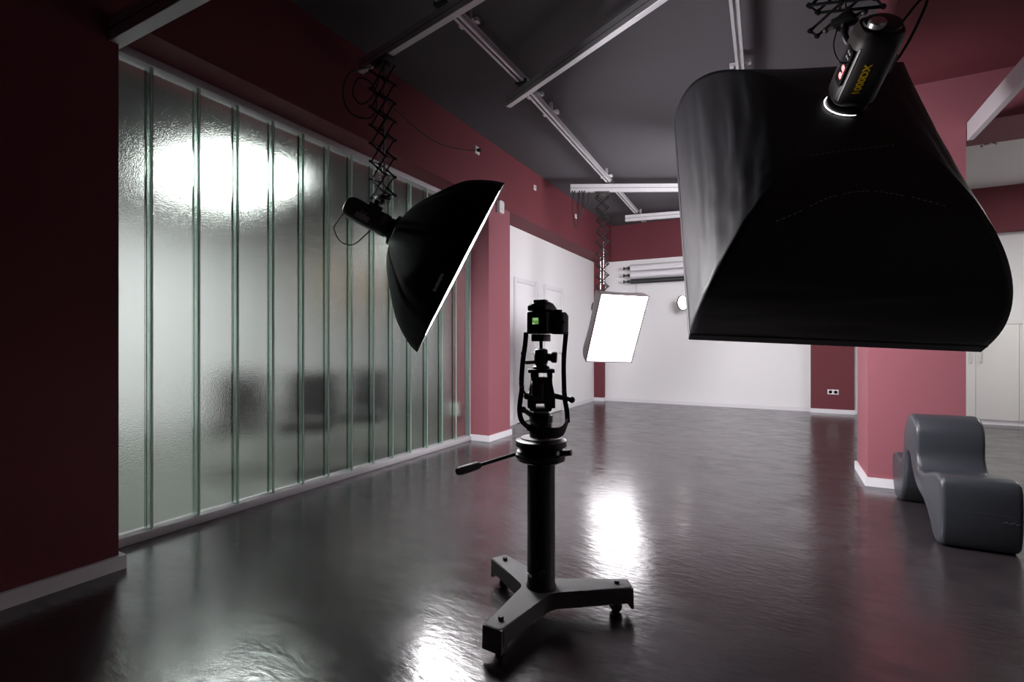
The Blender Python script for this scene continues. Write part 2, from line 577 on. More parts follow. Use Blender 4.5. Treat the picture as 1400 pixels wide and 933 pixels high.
# ---------------------------------------------------------------- ceiling rails
def rail(label, p0, p1, z0, z1, width, m=M_ALU, groove=True, name='ceiling_rail', mounts=(), slot=True):
    p0, p1 = Vector((*p0, 0)), Vector((*p1, 0))
    d = (p1 - p0)
    L = d.length
    t = thing(name, label, 'rail', ((p0.x + p1.x) / 2, (p0.y + p1.y) / 2, z0), rz=math.atan2(d.y, d.x))
    h = z1 - z0
    b = MB()
    # C-shaped section: two lips below, web above
    prof = [(-width / 2, 0), (-width * 0.16, 0), (-width * 0.16, 0.006), (-width * 0.40, 0.008), (-width * 0.40, h * 0.8), (width * 0.40, h * 0.8),
            (width * 0.40, 0.008), (width * 0.16, 0.006), (width * 0.16, 0), (width / 2, 0), (width / 2, h), (-width / 2, h)]
    if not slot:
        prof = [(-width / 2, 0.002), (-width / 2 + 0.002, 0), (width / 2 - 0.002, 0), (width / 2, 0.002), (width / 2, h), (-width / 2, h)]
    b.prism(prof, -L / 2, L / 2, axis=0)
    b.build('rail_profile', m, t, 0)
    if groove:
        g = MB()
        for s in (-1, 1):
            g.span((-L / 2, s * (width / 2 + 0.0003) - 0.0003, h * 0.46), (L / 2, s * (width / 2 + 0.0003) + 0.0003, h * 0.51))
        g.build('side_groove', M_GROOVE, t, 0)
    for k in mounts:
        q = MB()
        q.box((k, 0, h + 0.004), (0.05, width + 0.10, 0.008), bevel=0.002)
        for s in (-1, 1):
            q.box((k, s * (width / 2 + 0.035), h - 0.004), (0.045, 0.03, 0.03), bevel=0.003)
        q.box((k, 0, (h + ZC - z0) / 2), (0.03, 0.03, ZC - z0 - h), bevel=0.0)
        q.build('ceiling_bracket', M_ALU, t, 0)
    return t


rail('lengthwise aluminium ceiling rail crossing under three cross rails, nearer length', (-1.985, 1.9), (-1.972, 3.97), 3.42, 3.475, 0.062, mounts=(0.12, -0.7))
rail('lengthwise aluminium ceiling rail ending above the far cross rail by the back wall', (-2.0, 4.0), (-2.22, 9.35), 3.42, 3.475, 0.062, mounts=(-2.45, -2.05, 0.05, 2.35))
rail('lengthwise aluminium ceiling rail disappearing behind the big black softbox', (-0.24, 2.3), (-0.40, 9.2), 3.42, 3.475, 0.062, mounts=(-1.2, 1.0))
R1 = rail('cross rail on the charcoal ceiling carrying the large black softbox', (-2.185, 4.025), (0.55, 2.62), 3.315, 3.405, 0.05, slot=False)
R2 = rail('cross rail carrying the black dome softbox by the glass wall', (-2.95, 2.965), (-1.0, 2.55), 3.315, 3.405, 0.05, slot=False)
R3 = rail('cross rail carrying the glowing white softbox in the far half', (-2.604, 6.628), (0.2, 8.05), 3.30, 3.405, 0.05, slot=False)
for k in range(5):
    MB().box((-1.55 + 0.035 * k + (0.03 if k > 1 else 0), -0.012, -0.004), (0.018, 0.034, 0.034), bevel=0.002).build('cable_glider', M_BLACKP, R3)
R4 = rail('short looking cross rail nearest the back wall', (-2.382, 8.658), (0.2, 9.10), 3.30, 3.405, 0.05, slot=False)
rail('thick grey curtain rail above the near end of the glass wall', (-3.045, 1.322), (-0.4, 1.322), 2.695, 2.815, 0.065, M_ALUPAINT, groove=True, slot=False, name='curtain_rail')
rail('thick white curtain rail running up to the right pillar beam', (1.268, 4.99), (1.285, 0.4), 2.70, 2.835, 0.04, M_ALUPAINT, groove=False, slot=False, name='curtain_rail')
# carriages joining the two layers of rail
car = None
for x, y, lab in ((-1.975, 3.915, 'black carriage on the rail crossing beside the pale outlet wall'), (-1.985, 2.76, 'black carriage where the dome softbox rail crosses the lengthwise rail'),
                  (-2.105, 6.885, 'black carriage on the crossing over the far white softbox'), (-2.19, 8.70, 'small black carriage on the crossing nearest the back wall')):
    t = thing('rail_carriage', lab, 'carriage', (x, y, 3.405), group='carriages on the rail crossings')
    MB().box((0, 0, 0.008), (0.10, 0.12, 0.012), bevel=0.003).build('plate', M_BLACKM, t)
    for sx in (-1, 1):
        for sy in (-1, 1):
            MB().cyl((sx * 0.04, sy * 0.045, 0.004), (sx * 0.04, sy * 0.045, 0.036), 0.014, seg=14).build('roller', M_BLACKP, t)


# ---------------------------------------------------------------- pantograph lifts
def lift(label, loc, rz, drop, n, width, top=0.0):
    """scissor lift hanging down from the rail; loc is the trolley's underside"""
    t = thing('pantograph_lift', label, 'lift', loc, rz=rz)
    b = MB().box((0, 0, -0.012), (0.20, 0.075, 0.024), bevel=0.004)
    b.box((0, 0, -0.045), (0.10, 0.09, 0.045), bevel=0.005)
    b.build('trolley', M_BLACKP, t)
    for s in (-1, 1):
        MB().cyl((s * 0.07, -0.024, 0.008), (s * 0.07, 0.024, 0.008), 0.016, seg=14).build('trolley_wheel', M_BLACKP, t)
    z0, z1 = -0.07, -drop + 0.06
    hz = (z0 - z1) / n
    L = math.hypot(width, hz)
    bar = pin = None
    for i in range(n):
        zc = z0 - hz * (i + 0.5)
        for y in (-0.042, 0.042):
            for s in (-1, 1):
                ang = math.atan2(hz, width) * s
                yy = y + s * 0.006 * (1 if y > 0 else -1)
                if bar is None:
                    q = MB().box((0, 0, 0), (L, 0.005, 0.014), bevel=0.0015)
                    for e in (-1, 1):
                        q.cyl((e * L / 2, -0.006, 0), (e * L / 2, 0.006, 0), 0.011, seg=10)
                    q.cyl((0, -0.006, 0), (0, 0.006, 0), 0.010, seg=10)
                    bar = q.build('scissor_bar', M_SCISSOR, t)
                    bar.location = (0, yy, zc)
                    bar.rotation_euler = (0, ang, 0)
                else:
                    copy_part(bar, t, (0, ang, 0), (0, yy, zc))
        for sx in (-1, 1):
            if pin is None:
                pin = MB().cyl((0, -0.05, 0), (0, 0.05, 0), 0.0045, seg=8).build('hinge_pin', M_BLACKM, t)
                pin.location = (sx * width / 2, 0, z0 - hz * (i + 1))
            else:
                copy_part(pin, t, None, (sx * width / 2, 0, z0 - hz * (i + 1)))
    # balance spring tubes and the wires inside the scissors
    for x, f0, f1, r in ((0.022, 0.42, 0.86, 0.008), (-0.020, 0.60, 0.92, 0.006)):
        MB().cyl((x, 0, z0 + (z1 - z0) * f0), (x, 0, z0 + (z1 - z0) * f1), r, seg=12).build('spring_tube', M_CHROME, t)
    MB().cyl((0.0, 0.01, z0), (0.0, 0.01, z1), 0.003, seg=6).build('lift_wire', M_CABLE, t)
    # bottom bracket
    b = MB().box((0, 0, z1 - 0.012), (0.085, 0.085, 0.03), bevel=0.004)
    b.cyl((0, 0, z1), (0, 0, -drop), 0.016)
    b.build('bottom_bracket', M_BLACKM, t)
    for s in (-1, 1):
        MB().cyl((s * 0.045, 0, z1 - 0.012), (s * 0.075, 0, z1 - 0.012), 0.010, seg=10).sphere((s * 0.08, 0, z1 - 0.012), 0.014).build('clamp_knob', M_BLACKP, t)
    return t


# ---------------------------------------------------------------- flash heads
def flash_head(label, loc, axes, r, L, detail=0):
    """origin at the bayonet ring, +z towards the tail"""
    t = thing('flash_head', label, 'studio light', loc, axes)
    h = r * 0.96
    # body: rounded box section swept along z
    sec = []
    for k in range(48):
        a = 2 * PI * k / 48
        ca_, sa_ = math.cos(a), math.sin(a)
        e = 2 / 3.4
        sec.append((h * math.copysign(abs(ca_) ** e, ca_), h * math.copysign(abs(sa_) ** e, sa_)))
    b = MB()
    rings = []
    for z, k in ((0.03, 0.86), (0.045, 0.98), (0.06, 1.0), (L - 0.05, 1.0), (L - 0.02, 0.98), (L, 0.88)):
        rings.append([b.bm.verts.new((x * k, y * k, z)) for x, y in sec])
    fs = []
    for A, B in zip(rings, rings[1:]):
        fs += [b.bm.faces.new((A[k], A[(k + 1) % 48], B[(k + 1) % 48], B[k])) for k in range(48)]
    fs += [b.bm.faces.new(rings[0][::-1]), b.bm.faces.new(rings[-1])]
    b.build('housing', M_BLACKP, t)
    MB().lathe([(h * 0.84, -0.01), (h * 0.98, -0.006), (h * 0.98, 0.022), (h * 0.88, 0.03)], seg=40).build('bayonet_ring', M_BLACKM, t)
    for k in range(3):
        MB().torus((0, 0, 0.036 + 0.010 * k), h * 0.92, 0.0035, seg=40).build('cooling_fin', M_BLACKM, t)
    # tail: end cap, knob, socket with cable plug
    MB().lathe([(h * 0.80, L - 0.004), (h * 0.80, L + 0.014), (h * 0.62, L + 0.022)], seg=32).build('end_cap', M_BLACKP, t)
    # tilt bracket clasping the housing
    q = MB().box((0, h + 0.012, L * 0.52), (0.05, 0.024, 0.10), bevel=0.004)
    q.cyl((-0.045, h + 0.034, L * 0.52), (0.045, h + 0.034, L * 0.52), 0.018)
    q.build('tilt_bracket', M_BLACKM, t)
    if detail:
        # pale lines of the control panel and the print on the flank
        MB().box((-h * 0.825, -h * 0.825, L * 0.50), (0.006, 0.004, L * 0.66), Matrix.Rotation(-PI / 4, 3, 'Z')).build('trim_strip', M_PALEPRINT, t, 0)
        lettering('lettering', '1000DX', 0.039, M_YELLOW, t, (-h * 0.22, -h - 0.001, L * 0.47), (0, 0, 1), (-1, 0, 0), bold=0.0016)
        MB().box((-h - 0.001, -h * 0.30, L * 0.56), (0.004, h * 0.9, L * 0.44), bevel=0.001).build('control_panel', M_BLACKM, t)
        d = lettering('display', '8.8', 0.045, E_RED, t, (-h - 0.004, -h * 0.42, L * 0.50), (0, 0, 1), (0, 1, 0), bold=0.0016)
        q = MB()
        for k in range(4):
            q.box((-h - 0.004, -h * 0.5 + 0.022 * (k % 2), L * (0.68 + 0.06 * (k // 2))), (0.004, 0.013, 0.010), bevel=0.001)
        q.build('button', M_GPLASTIC, t)
        MB().lathe([(0.030, L + 0.014), (0.034, L + 0.018), (0.034, L + 0.034), (0.029, L + 0.040)], origin=(-h * 0.42, -h * 0.40, 0), seg=28).build('dimmer_knob', M_SILVER, t)
        MB().sphere((h * 0.05, -h * 0.62, L + 0.016), 0.005, seg=10).build('ready_lamp', E_GREEN, t)
        MB().box((h * 0.82, -h * 0.55, L * 0.62), (h * 0.34, h * 0.4, 0.075), bevel=0.004).build('side_grip', M_GPLASTIC, t)
        MB().torus((0, 0, -0.004), h * 1.03, 0.0026).build('ring_gap', E_RING, t)
    else:
        lettering('lettering', 'DX', 0.035, M_PALEPRINT, t, (h + 0.001, -h * 0.1, L * 0.62), (0, 0, -1), (0, 1, 0))
        MB().box((h, h * 0.25, L * 0.22), (0.003, h * 0.8, 0.028)).build('name_plate', mat('dull_gold_print', (0.20, 0.15, 0.05), 0.5), t)
        MB().box((h, -h * 0.45, L * 0.62), (0.003, h * 0.5, 0.10)).build('vent_strip', M_GPLASTIC, t)
    return t


# ---------------------------------------------------------------- rectangular softbox
def softbox(label, loc, axes, W, H, L, r0, ks, fab, em, lip=0.045, N=26, wrinkle=0.0, seam=True, pipe=0.005, pm=None):
    """origin in the centre of the front cloth, +z towards the flash head; ks = bulge of ribs BL, BR, TR, TL"""
    t = thing('softbox', label, 'softbox', loc, axes)
    corners = [(-1, -1), (1, -1), (1, 1), (-1, 1)]

    def rib(i, s):
        sx, sy = corners[i]
        tau = s * s
        lam = (1 - max(0.0, 1 - tau) ** ks[i]) ** (1 / ks[i]) if tau > 0 else 0
        return Vector((sx * (r0 + (W / 2 - r0) * lam), sy * (r0 * .8 + (H / 2 - r0 * .8) * lam), L * (1 - tau)))

    def panel_pt(i, s, u, off=0.0):
        j = (i + 1) % 4
        p = rib(i, s).lerp(rib(j, s), u)
        n = Vector(((0, -1, 0), (1, 0, 0), (0, 1, 0), (-1, 0, 0))[i])
        p -= n * (0.018 * math.sin(PI * u) * math.sin(PI * min(1, s * 1.0)))
        if wrinkle:
            d = Vector((s * 9, u * 1.2 + i * 7.3, i * 3.1))
            f = noise.noise(d) * 0.45 + noise.noise(Vector((s * 19, u * 2.2 + 9 * i, 4.0))) * 0.42
            g = noise.noise(Vector((s * 15 + u * 5, u * 13, i * 2.0))) * 0.30 * (u if i == 3 else 0.35)
            p += n * wrinkle * (f + g) * math.sin(PI * min(u, 1)) ** 0.35 * math.sin(PI * min(s, 0.985)) ** 0.5
        return p + n * off
    for i in range(4):
        b = MB()
        g = [[b.bm.verts.new(panel_pt(i, a / N, c / N)) for c in range(N + 1)] for a in range(N + 1)]
        for a in range(N):
            for c in range(N):
                b.bm.faces.new((g[a][c], g[a][c + 1], g[a + 1][c + 1], g[a + 1][c]))
        o = b.build('side_panel', fab, t, 60)
        md = o.modifiers.new('cloth', 'SOLIDIFY')
        md.thickness = 0.003
        md.offset = 0
    # front lip, piped edge
    b = MB()
    for s in (-1, 1):
        b.span((s * W / 2 - 0.0025, -H / 2, -lip), (s * W / 2 + 0.0025, H / 2, 0.004))
        b.span((-W / 2, s * H / 2 - 0.0025, -lip), (W / 2, s * H / 2 + 0.0025, 0.004))
    b.build('front_lip', fab, t, 0)
    b = MB()
    for i in range(4):
        p, q = corners[i], corners[(i + 1) % 4]
        b.cyl((p[0] * W / 2, p[1] * H / 2, 0), (q[0] * W / 2, q[1] * H / 2, 0), pipe, seg=8)
    b.build('piping', pm or fab, t)
    MB().span((-W / 2 + 0.004, -H / 2 + 0.004, 0.0), (W / 2 - 0.004, H / 2 - 0.004, 0.004)).build('front_diffuser', em, t, 0)
    # collar and speed ring
    b = MB()
    rr = r0
    b.prism([(-rr, -rr * .8), (rr, -rr * .8), (rr, rr * .8), (-rr, rr * .8)], L - 0.004, L + 0.004, axis=2)
    b.lathe([(rr * 0.62, L), (rr * 0.78, L + 0.002), (rr * 0.74, L + 0.03), (rr * 0.6, L + 0.034)], seg=36)
    b.build('speed_ring', M_BLACKM, t)
    # cloth collar around the ring
    b = MB()
    k1, k2 = [], []
    for i in range(4):
        for c in range(8):
            u = c / 8
            k1.append(b.bm.verts.new(panel_pt(i, 0.10, u, 0.004)))
            top = Vector((corners[i][0], corners[i][1])).lerp(Vector((corners[(i + 1) % 4][0], corners[(i + 1) % 4][1])), u)
            k2.append(b.bm.verts.new((top.x * rr * 0.64, top.y * rr * 0.58, L + 0.020)))
    for k in range(32):
        b.bm.faces.new((k1[k], k1[(k + 1) % 32], k2[(k + 1) % 32], k2[k]))
    b.build('collar', fab, t, 20)
    if seam:
        b = MB()
        for k in range(34):
            if k % 7 == 5:
                continue
            u0, u1 = 0.14 + 0.76 * k / 34, 0.14 + 0.76 * (k + 0.55) / 34
            sfun = lambda u: 0.40 - 0.10 * math.sin(PI * (u - 0.14) / 0.76)
            b.tube([panel_pt(0, sfun(u0), u0, 0.003), panel_pt(0, sfun((u0 + u1) / 2), (u0 + u1) / 2, 0.003), panel_pt(0, sfun(u1), u1, 0.003)], 0.0011, 5, smooth=0)
        for k in range(16):
            u0, u1 = 0.16 + 0.7 * k / 16, 0.16 + 0.7 * (k + 0.6) / 16
            b.tube([panel_pt(0, 0.112, u0, 0.005), panel_pt(0, 0.112, u1, 0.005)], 0.0012, 5, smooth=0)
        b.build('stitched_seam', M_SEAM, t, kind='stuff')
    return t


EX, EY, EN = Vector((0.9482, 0.3142, -0.0468)), Vector((-0.1361, 0.535, 0.8338)), Vector((0.287, -0.7842, 0.5501))
S = 0.95
BC = Vector((0.09289 * S, 3.55769 * S, 0.83231 * S + 1.15))
softbox('huge black softbox hanging at the right with its back to the viewer', BC + EX * 0.008, (EX, EY, EN), 1.388 * S, 1.93526 * S, 0.66116 * S, 0.13337 * S,
        (2.83, 2.167, 2.13, 2.13), M_FABRIC, E_BIG, N=40, wrinkle=0.03)
RB = BC + EN * (0.66116 * S + 0.03)
flash_head('black flash head with yellow print plugged into the huge softbox', RB, (EX, EY, EN), 0.095, 0.345, 1)
lift('compressed black scissor lift above the huge softbox at the top edge', (0.262, 2.768, 3.315), math.radians(-27), 0.72, 5, 0.27)
b = MB()
b.tube([(0.262, 2.768, 2.61), (0.265, 2.772, 2.57), (0.305, 2.79, 2.50)], 0.014, 10)
tag(b.build('light_stirrup', M_BLACKM), 'black stirrup linking the compressed lift to the printed flash head', 'bracket')

# far glowing softbox
FX, FY, FN = Vector((0.7423, 0.6695, -0.0283)), Vector((0.3202, -0.3172, 0.8927)), Vector((0.5887, -0.6717, -0.4498))
FC = Vector((-1.859, 6.354, 1.351))
softbox('glowing white rectangular softbox in the middle of the studio', FC, (-FX, FY, -FN), 0.65, 0.95, 0.42, 0.075,
        (2.4, 2.4, 2.4, 2.4), M_GREYFAB, E_FAR, lip=0.014, N=16, seam=False, pipe=0.009, pm=mat('maroon_piping', (0.05, 0.018, 0.022), 0.6))
FR = FC - FN * 0.45
flash_head('black flash head behind the glowing white softbox', FR, (-FX, FY, -FN), 0.075, 0.34)
lift('fully extended black scissor lift in front of the far corner', (-2.21, 6.828, 3.30), math.radians(27), 1.55, 9, 0.165)
tag(MB().tube([(-2.21, 6.828, 1.76), (-2.205, 6.80, 1.75), (-2.194, 6.745, 1.73)], 0.014, 10).build('light_stirrup', M_BLACKM), 'black stirrup linking the extended lift to the far flash head', 'bracket')

# softbox added to brighten the white walls, unseen behind the huge one
WN = -Vector((-0.72, 0.64, -0.26)).normalized()
WY = (Vector((0, 0, 1)) - WN * WN.z).normalized()
WX = WY.cross(WN)
WC = Vector((-0.12, 6.15, 2.32))
softbox('added black softbox brightening the white walls, unseen behind the huge black softbox', WC, (WX, WY, WN), 1.1, 0.9, 0.40, 0.075, (2.4, 2.4, 2.4, 2.4), M_FABRIC, E_REAR, lip=0.03, N=10, seam=False)
flash_head('unseen black flash head of the added softbox facing the white walls', WC + WN * 0.43, (WX, WY, WN), 0.075, 0.34)
wb = WC + WN * 0.61 + WY * 0.106
lift('black scissor lift of the added softbox, hidden behind the huge black softbox', (-0.335, 5.75, 3.415), 0.2, 0.62, 4, 0.2)
tag(MB().tube([(-0.335, 5.75, 2.80), (-0.28, 5.75, 2.765), (0.10, 5.75, 2.72), tuple(wb)], 0.014, 10).build('light_stirrup', M_BLACKM), 'black stirrup holding the added flash head hidden behind the huge softbox', 'bracket')

# ---------------------------------------------------------------- octagonal dome softbox
ON = Vector((0.7165, 0.547, -0.46)).normalized()
OE = Vector((0, 0, 1))
OY = (OE - ON * OE.dot(ON)).normalized()
OX = OY.cross(-ON)
OC = Vector((-2.074, 3.087, 1.731))
oct_ = thing('octagonal_softbox', 'black dome shaped softbox edge-on before the glass wall', 'softbox', OC, (OX, OY, -ON))
OD = 0.515
prof = [(0.10, 0.0), (0.18, 0.016), (0.245, 0.045), (0.315, 0.088), (0.395, 0.145), (0.475, 0.207), (0.56, 0.28), (0.61, 0.34), (0.655, 0.405), (0.688, 0.465), (0.705, OD)]
PO = [Vector((r, a)) for r, a in prof]
fine = [Vector((v.x, v.y)) for v in catmull([(p.x, p.y, 0) for p in PO], 3)]
for k in range(8):
    a0, a1 = 2 * PI * k / 8, 2 * PI * (k + 1) / 8
    b = MB()
    rows = []
    for q in fine:
        row = []
        for c in range(7):
            u = c / 6
            p = Vector((math.cos(a0), math.sin(a0))).lerp(Vector((math.cos(a1), math.sin(a1))), u) * q.x * 1.0
            p *= 1 + 0.078 * math.sin(PI * u) * min(1, (OD - q.y) / 0.30)
            row.append(b.bm.verts.new((p.x, p.y, OD - q.y)))
        rows.append(row)
    for A, B in zip(rows, rows[1:]):
        for c in range(6):
            b.bm.faces.new((A[c], A[c + 1], B[c + 1], B[c]))
    o = b.build('gore_panel', M_FABRIC2, oct_, 60)
    md = o.modifiers.new('cloth', 'SOLIDIFY')
    md.thickness = 0.003
    md.offset = 0
b = MB()
RR = 0.705
for k in range(8):
    a0, a1 = 2 * PI * k / 8, 2 * PI * (k + 1) / 8
    p, q = Vector((math.cos(a0) * RR, math.sin(a0) * RR, 0)), Vector((math.cos(a1) * RR, math.sin(a1) * RR, 0))
    mid, d = (p + q) / 2, (q - p)
    b.box(mid + Vector((0, 0, -0.002)), (d.length, 0.004, 0.012), Matrix.Rotation(math.atan2(d.y, d.x), 3, 'Z'))
b.build('rim', M_FABRIC2, oct_, 0)
MB().prism([(math.cos(2 * PI * k / 8) * (RR - 0.006), math.sin(2 * PI * k / 8) * (RR - 0.006)) for k in range(8)], 0.002, 0.005, axis=2).build('front_diffuser', E_OCTA, oct_, 0)
MB().lathe([(0.08, OD - 0.01), (0.115, OD - 0.008), (0.112, OD + 0.03), (0.085, OD + 0.034)], seg=36).build('speed_ring', M_BLACKM, oct_)
b = MB()
for k in range(8):
    a0, a1 = 2 * PI * k / 8, 2 * PI * (k + 1) / 8
    b.cyl((math.cos(a0) * 0.128, math.sin(a0) * 0.128, OD + 0.002), (math.cos(a1) * 0.128, math.sin(a1) * 0.128, OD + 0.002), 0.003, seg=6)
b.build('plate_edge', M_CHROME, oct_)
cdir = Matrix((OX, OY, -ON)) @ (Vector((0, 0, 1.15)) - OC)
ca0 = math.atan2(cdir.y, cdir.x) - 0.30
q = MB()
for k in range(9):
    a = ca0 + k * 0.020
    q.box((0.694 * math.cos(a), 0.694 * math.sin(a), 0.062), (0.003, 0.010, 0.016 if k % 3 else 0.022), Matrix.Rotation(a, 3, 'Z'))
q.build('printed_mark', M_GPLASTIC, oct_, 0, kind='stuff')
OR = OC - ON * (OD + 0.03)
flash_head('black flash head plugged into the dome softbox by the glass wall', OR, (OX, OY, -ON), 0.080, 0.345)
lift('long black scissor lift in front of the glass wall', (-2.66, 2.903, 3.315), math.radians(-12), 1.10, 7, 0.185)
tag(MB().tube([(-2.66, 2.903, 2.23), (-2.64, 2.83, 2.19), (-2.57, 2.735, 2.165)], 0.016, 10).build('light_stirrup', M_BLACKM), 'black stirrup linking the long lift to the dome softbox head', 'bracket')

# ---------------------------------------------------------------- cables
def cable(label, pts, r=0.0045, name='cable', m=M_CABLE):
    return tag(MB().tube(pts, r, 7, 8).build(name, m), label, 'cable')


cable('thin black cable sagging across the red beam to the pale outlet', [(-2.64, 2.93, 3.25), (-2.85, 3.15, 3.27), (-3.035, 3.45, 3.27), (-3.04, 3.908, 3.187), (-3.04, 4.271, 3.207), (-3.04, 4.686, 3.303), (-3.035, 4.868, 3.366)])
cable('black cable loops hanging from the end of the dome softbox rail', [(-2.80, 2.93, 3.31), (-2.86, 2.76, 3.19), (-2.90, 2.74, 3.02), (-2.83, 2.76, 2.88), (-2.71, 2.82, 2.85), (-2.68, 2.86, 2.95), (-2.72, 2.86, 3.12), (-2.80, 2.80, 3.16), (-2.84, 2.78, 3.05), (-2.78, 2.80, 2.96), (-2.70, 2.84, 3.02), (-2.66, 2.88, 3.20)], 0.006)
tail_o = OR - ON * 0.345
cable('thin black sync cable looping behind the dome softbox head', [tuple(tail_o), (-2.80, 2.60, 2.045), (-2.815, 2.575, 1.98), (-2.775, 2.60, 1.89), (-2.70, 2.64, 1.868), (-2.63, 2.68, 1.93), (-2.585, 2.72, 1.99)], 0.004)
for k, (dx, zz) in enumerate(((0.0, 2.80), (0.06, 2.96), (0.12, 3.05))):
    cable('black cable loop hanging from the far cross rail, %s of three' % ('longest', 'middle one', 'shortest')[k],
          [(-2.56 + dx, 6.645 + dx / 2, 3.31), (-2.58 + dx, 6.64 + dx / 2, 3.10), (-2.55 + dx, 6.65 + dx / 2, zz + 0.05), (-2.53 + dx, 6.66 + dx / 2, zz), (-2.51 + dx, 6.67 + dx / 2, zz + 0.08), (-2.50 + dx, 6.675 + dx / 2, 3.12), (-2.49 + dx, 6.68 + dx / 2, 3.31)], 0.006)
cable('thin safety cable hanging beside the printed flash head', [(0.25, 2.74, 2.60), (0.225, 2.66, 2.56), (0.205, 2.60, 2.46), (0.215, 2.54, 2.365), (0.235, 2.55, 2.35), (0.27, 2.58, 2.36)], 0.003)
tb = RB + EN * 0.345 + EX * 0.05
cable('black power cable hooking over the tail of the printed flash head', [tuple(tb + EX * 0.02), tuple(tb + EN * 0.09 + EX * 0.05), tuple(tb + EN * 0.09 + EX * 0.075), tuple(tb + EX * 0.085 - EN * 0.03), tuple(tb + EX * 0.085 - EN * 0.16 + EY * 0.02), tuple(tb + EX * 0.05 - EN * 0.24 + EY * 0.03)], 0.006)

# ---------------------------------------------------------------- camera stand
SX, SY = -0.902, 1.955
st = thing('camera_stand', 'black rolling column stand with three-armed base carrying the camera', 'camera stand', (SX, SY, 0))
hub = MB()
angs = [math.radians(a) for a in (-93.9, 31.6, 149.8)]
lens_ = [0.375, 0.39, 0.36]


def star(grow=0.0, w0=0.054, w1=0.045, end=0.0):
    """outline of the three armed base, concave corners rounded"""
    pts = []
    for k in range(3):
        a, L = angs[k], lens_[k] + grow + end
        d, n = Vector((math.cos(a), math.sin(a))), Vector((-math.sin(a), math.cos(a)))
        pts += [d * 0.17 - n * (w0 + grow), d * (L - 0.015) - n * (w1 + grow), d * L - n * (w1 - 0.015 + grow), d * L + n * (w1 - 0.015 + grow), d * (L - 0.015) + n * (w1 + grow), d * 0.17 + n * (w0 + grow)]
        b_ = (angs[k] + ((angs[(k + 1) % 3] - angs[k]) % (2 * PI)) / 2)
        dm = Vector((math.cos(b_), math.sin(b_)))
        nx = angs[(k + 1) % 3]
        e1 = d * 0.062 + n * (w0 + grow)
        d2, n2 = Vector((math.cos(nx), math.sin(nx))), Vector((-math.sin(nx), math.cos(nx)))
        e2 = d2 * 0.062 - n2 * (w0 + grow)
        pts += [e1, e1.lerp(e2, 0.5) * 0.94, e2]
    return [(p.x, p.y) for p in pts]


hub.prism(star(), 0.052, 0.122, axis=2, bevel=0.010, seg=3)
hub.build('base', M_CRINKLE, st, 40)
for k in range(3):
    a, L = angs[k], lens_[k]
    d, n = Vector((math.cos(a), math.sin(a), 0)), Vector((-math.sin(a), math.cos(a), 0))
    Rz = Matrix.Rotation(a, 3, 'Z')
    b = MB()
    # end flap reaching lower than the arm
    b.prism([(L - 0.026, 0.118), (L - 0.002, 0.118), (L + 0.001, 0.032), (L - 0.010, 0.030), (L - 0.030, 0.058)], -0.042, 0.042, axis=1)
    bmesh.ops.transform(b.bm, matrix=Rz.to_4x4(), verts=b.bm.verts)
    b.build('end_flap', M_CRINKLE, st)
    MB().cyl(d * (L - 0.062) + Vector((0, 0, 0.12)), d * (L - 0.062) + Vector((0, 0, 0.136)), 0.011, seg=14).build('levelling_bolt', M_BLACKM, st)
    c = d * (L - 0.075)
    cs = bpy.data.objects.new('caster', None)
    C.objects.link(cs)
    cs.parent = st
    cs.location = c
    cs.rotation_euler = (0, 0, a + 0.5 * k)
    MB().cyl((0, 0, 0.056), (0, 0, 0.044), 0.018, seg=16).box((0.006, 0, 0.036), (0.03, 0.034, 0.022), bevel=0.004).build('fork', M_BLACKM, cs)
    for s in (-1, 1):
        MB().lathe([(0.018, -0.007), (0.022, -0.005), (0.022, 0.005), (0.018, 0.007)], origin=(0.012, s * 0.012, 0.0222), axis=(0, 1, 0), seg=20).build('wheel', M_BLACKP, cs)
MB().lathe([(0.064, 0.118), (0.064, 0.128), (0.0595, 0.134), (0.0595, 0.70)], seg=48).build('column', M_COLUMN, st, 50)
MB().box((-0.03 * 0 - 0.030, -0.0518, 0.18), (0.030, 0.002, 0.011), Matrix.Rotation(-0.52, 3, 'Z')).build('maker_plate', M_SILVER, st)
MB().cyl((0.026, -0.052, 0.20), (0.032, -0.064, 0.20), 0.016, seg=18).build('lock_screw', M_BLACKP, st)
MB().lathe([(0.0597, 0.645), (0.092, 0.655), (0.103, 0.662), (0.103, 0.70), (0.095, 0.705), (0.095, 0.715), (0.11, 0.722), (0.108, 0.745), (0.088, 0.752)], seg=48).build('clamp_collar', M_BLACKM, st)
MB().lathe([(0.086, 0.7515), (0.086, 0.7565), (0.045, 0.759)], seg=48).build('collar_disc', M_GPLASTIC, st)
b = MB().tube([(-0.095, -0.02, 0.69), (-0.06, -0.09, 0.685), (0.03, -0.10, 0.68), (0.095, -0.03, 0.69)], 0.011, 10)
b.cyl((0.09, -0.07, 0.715), (0.112, -0.085, 0.715), 0.017)
b.build('clamp_lever', M_BLACKM, st)
MB().cyl((0.08, -0.05, 0.70), (0.155, -0.045, 0.715), 0.013).build('clamp_screw', M_BLACKP, st)
MB().cyl((0.100, -0.0815, 0.715), (0.1145, -0.0868, 0.715), 0.009).build('screw_cap', M_SILVER, st)
ph = bpy.data.objects.new('pan_handle', None)
C.objects.link(ph)
ph.parent = st
MB().cyl((-0.075, -0.02, 0.69), (-0.155, -0.255, 0.672), 0.0075, seg=14).build('rod', M_BLACKM, ph)
MB().lathe([(0.011, 0), (0.016, 0.012), (0.017, 0.10), (0.013, 0.112)], origin=(-0.153, -0.248, 0.6725), axis=Vector((-0.08, -0.235, -0.018)).normalized(), seg=20).build('grip', M_BLACKP, ph)

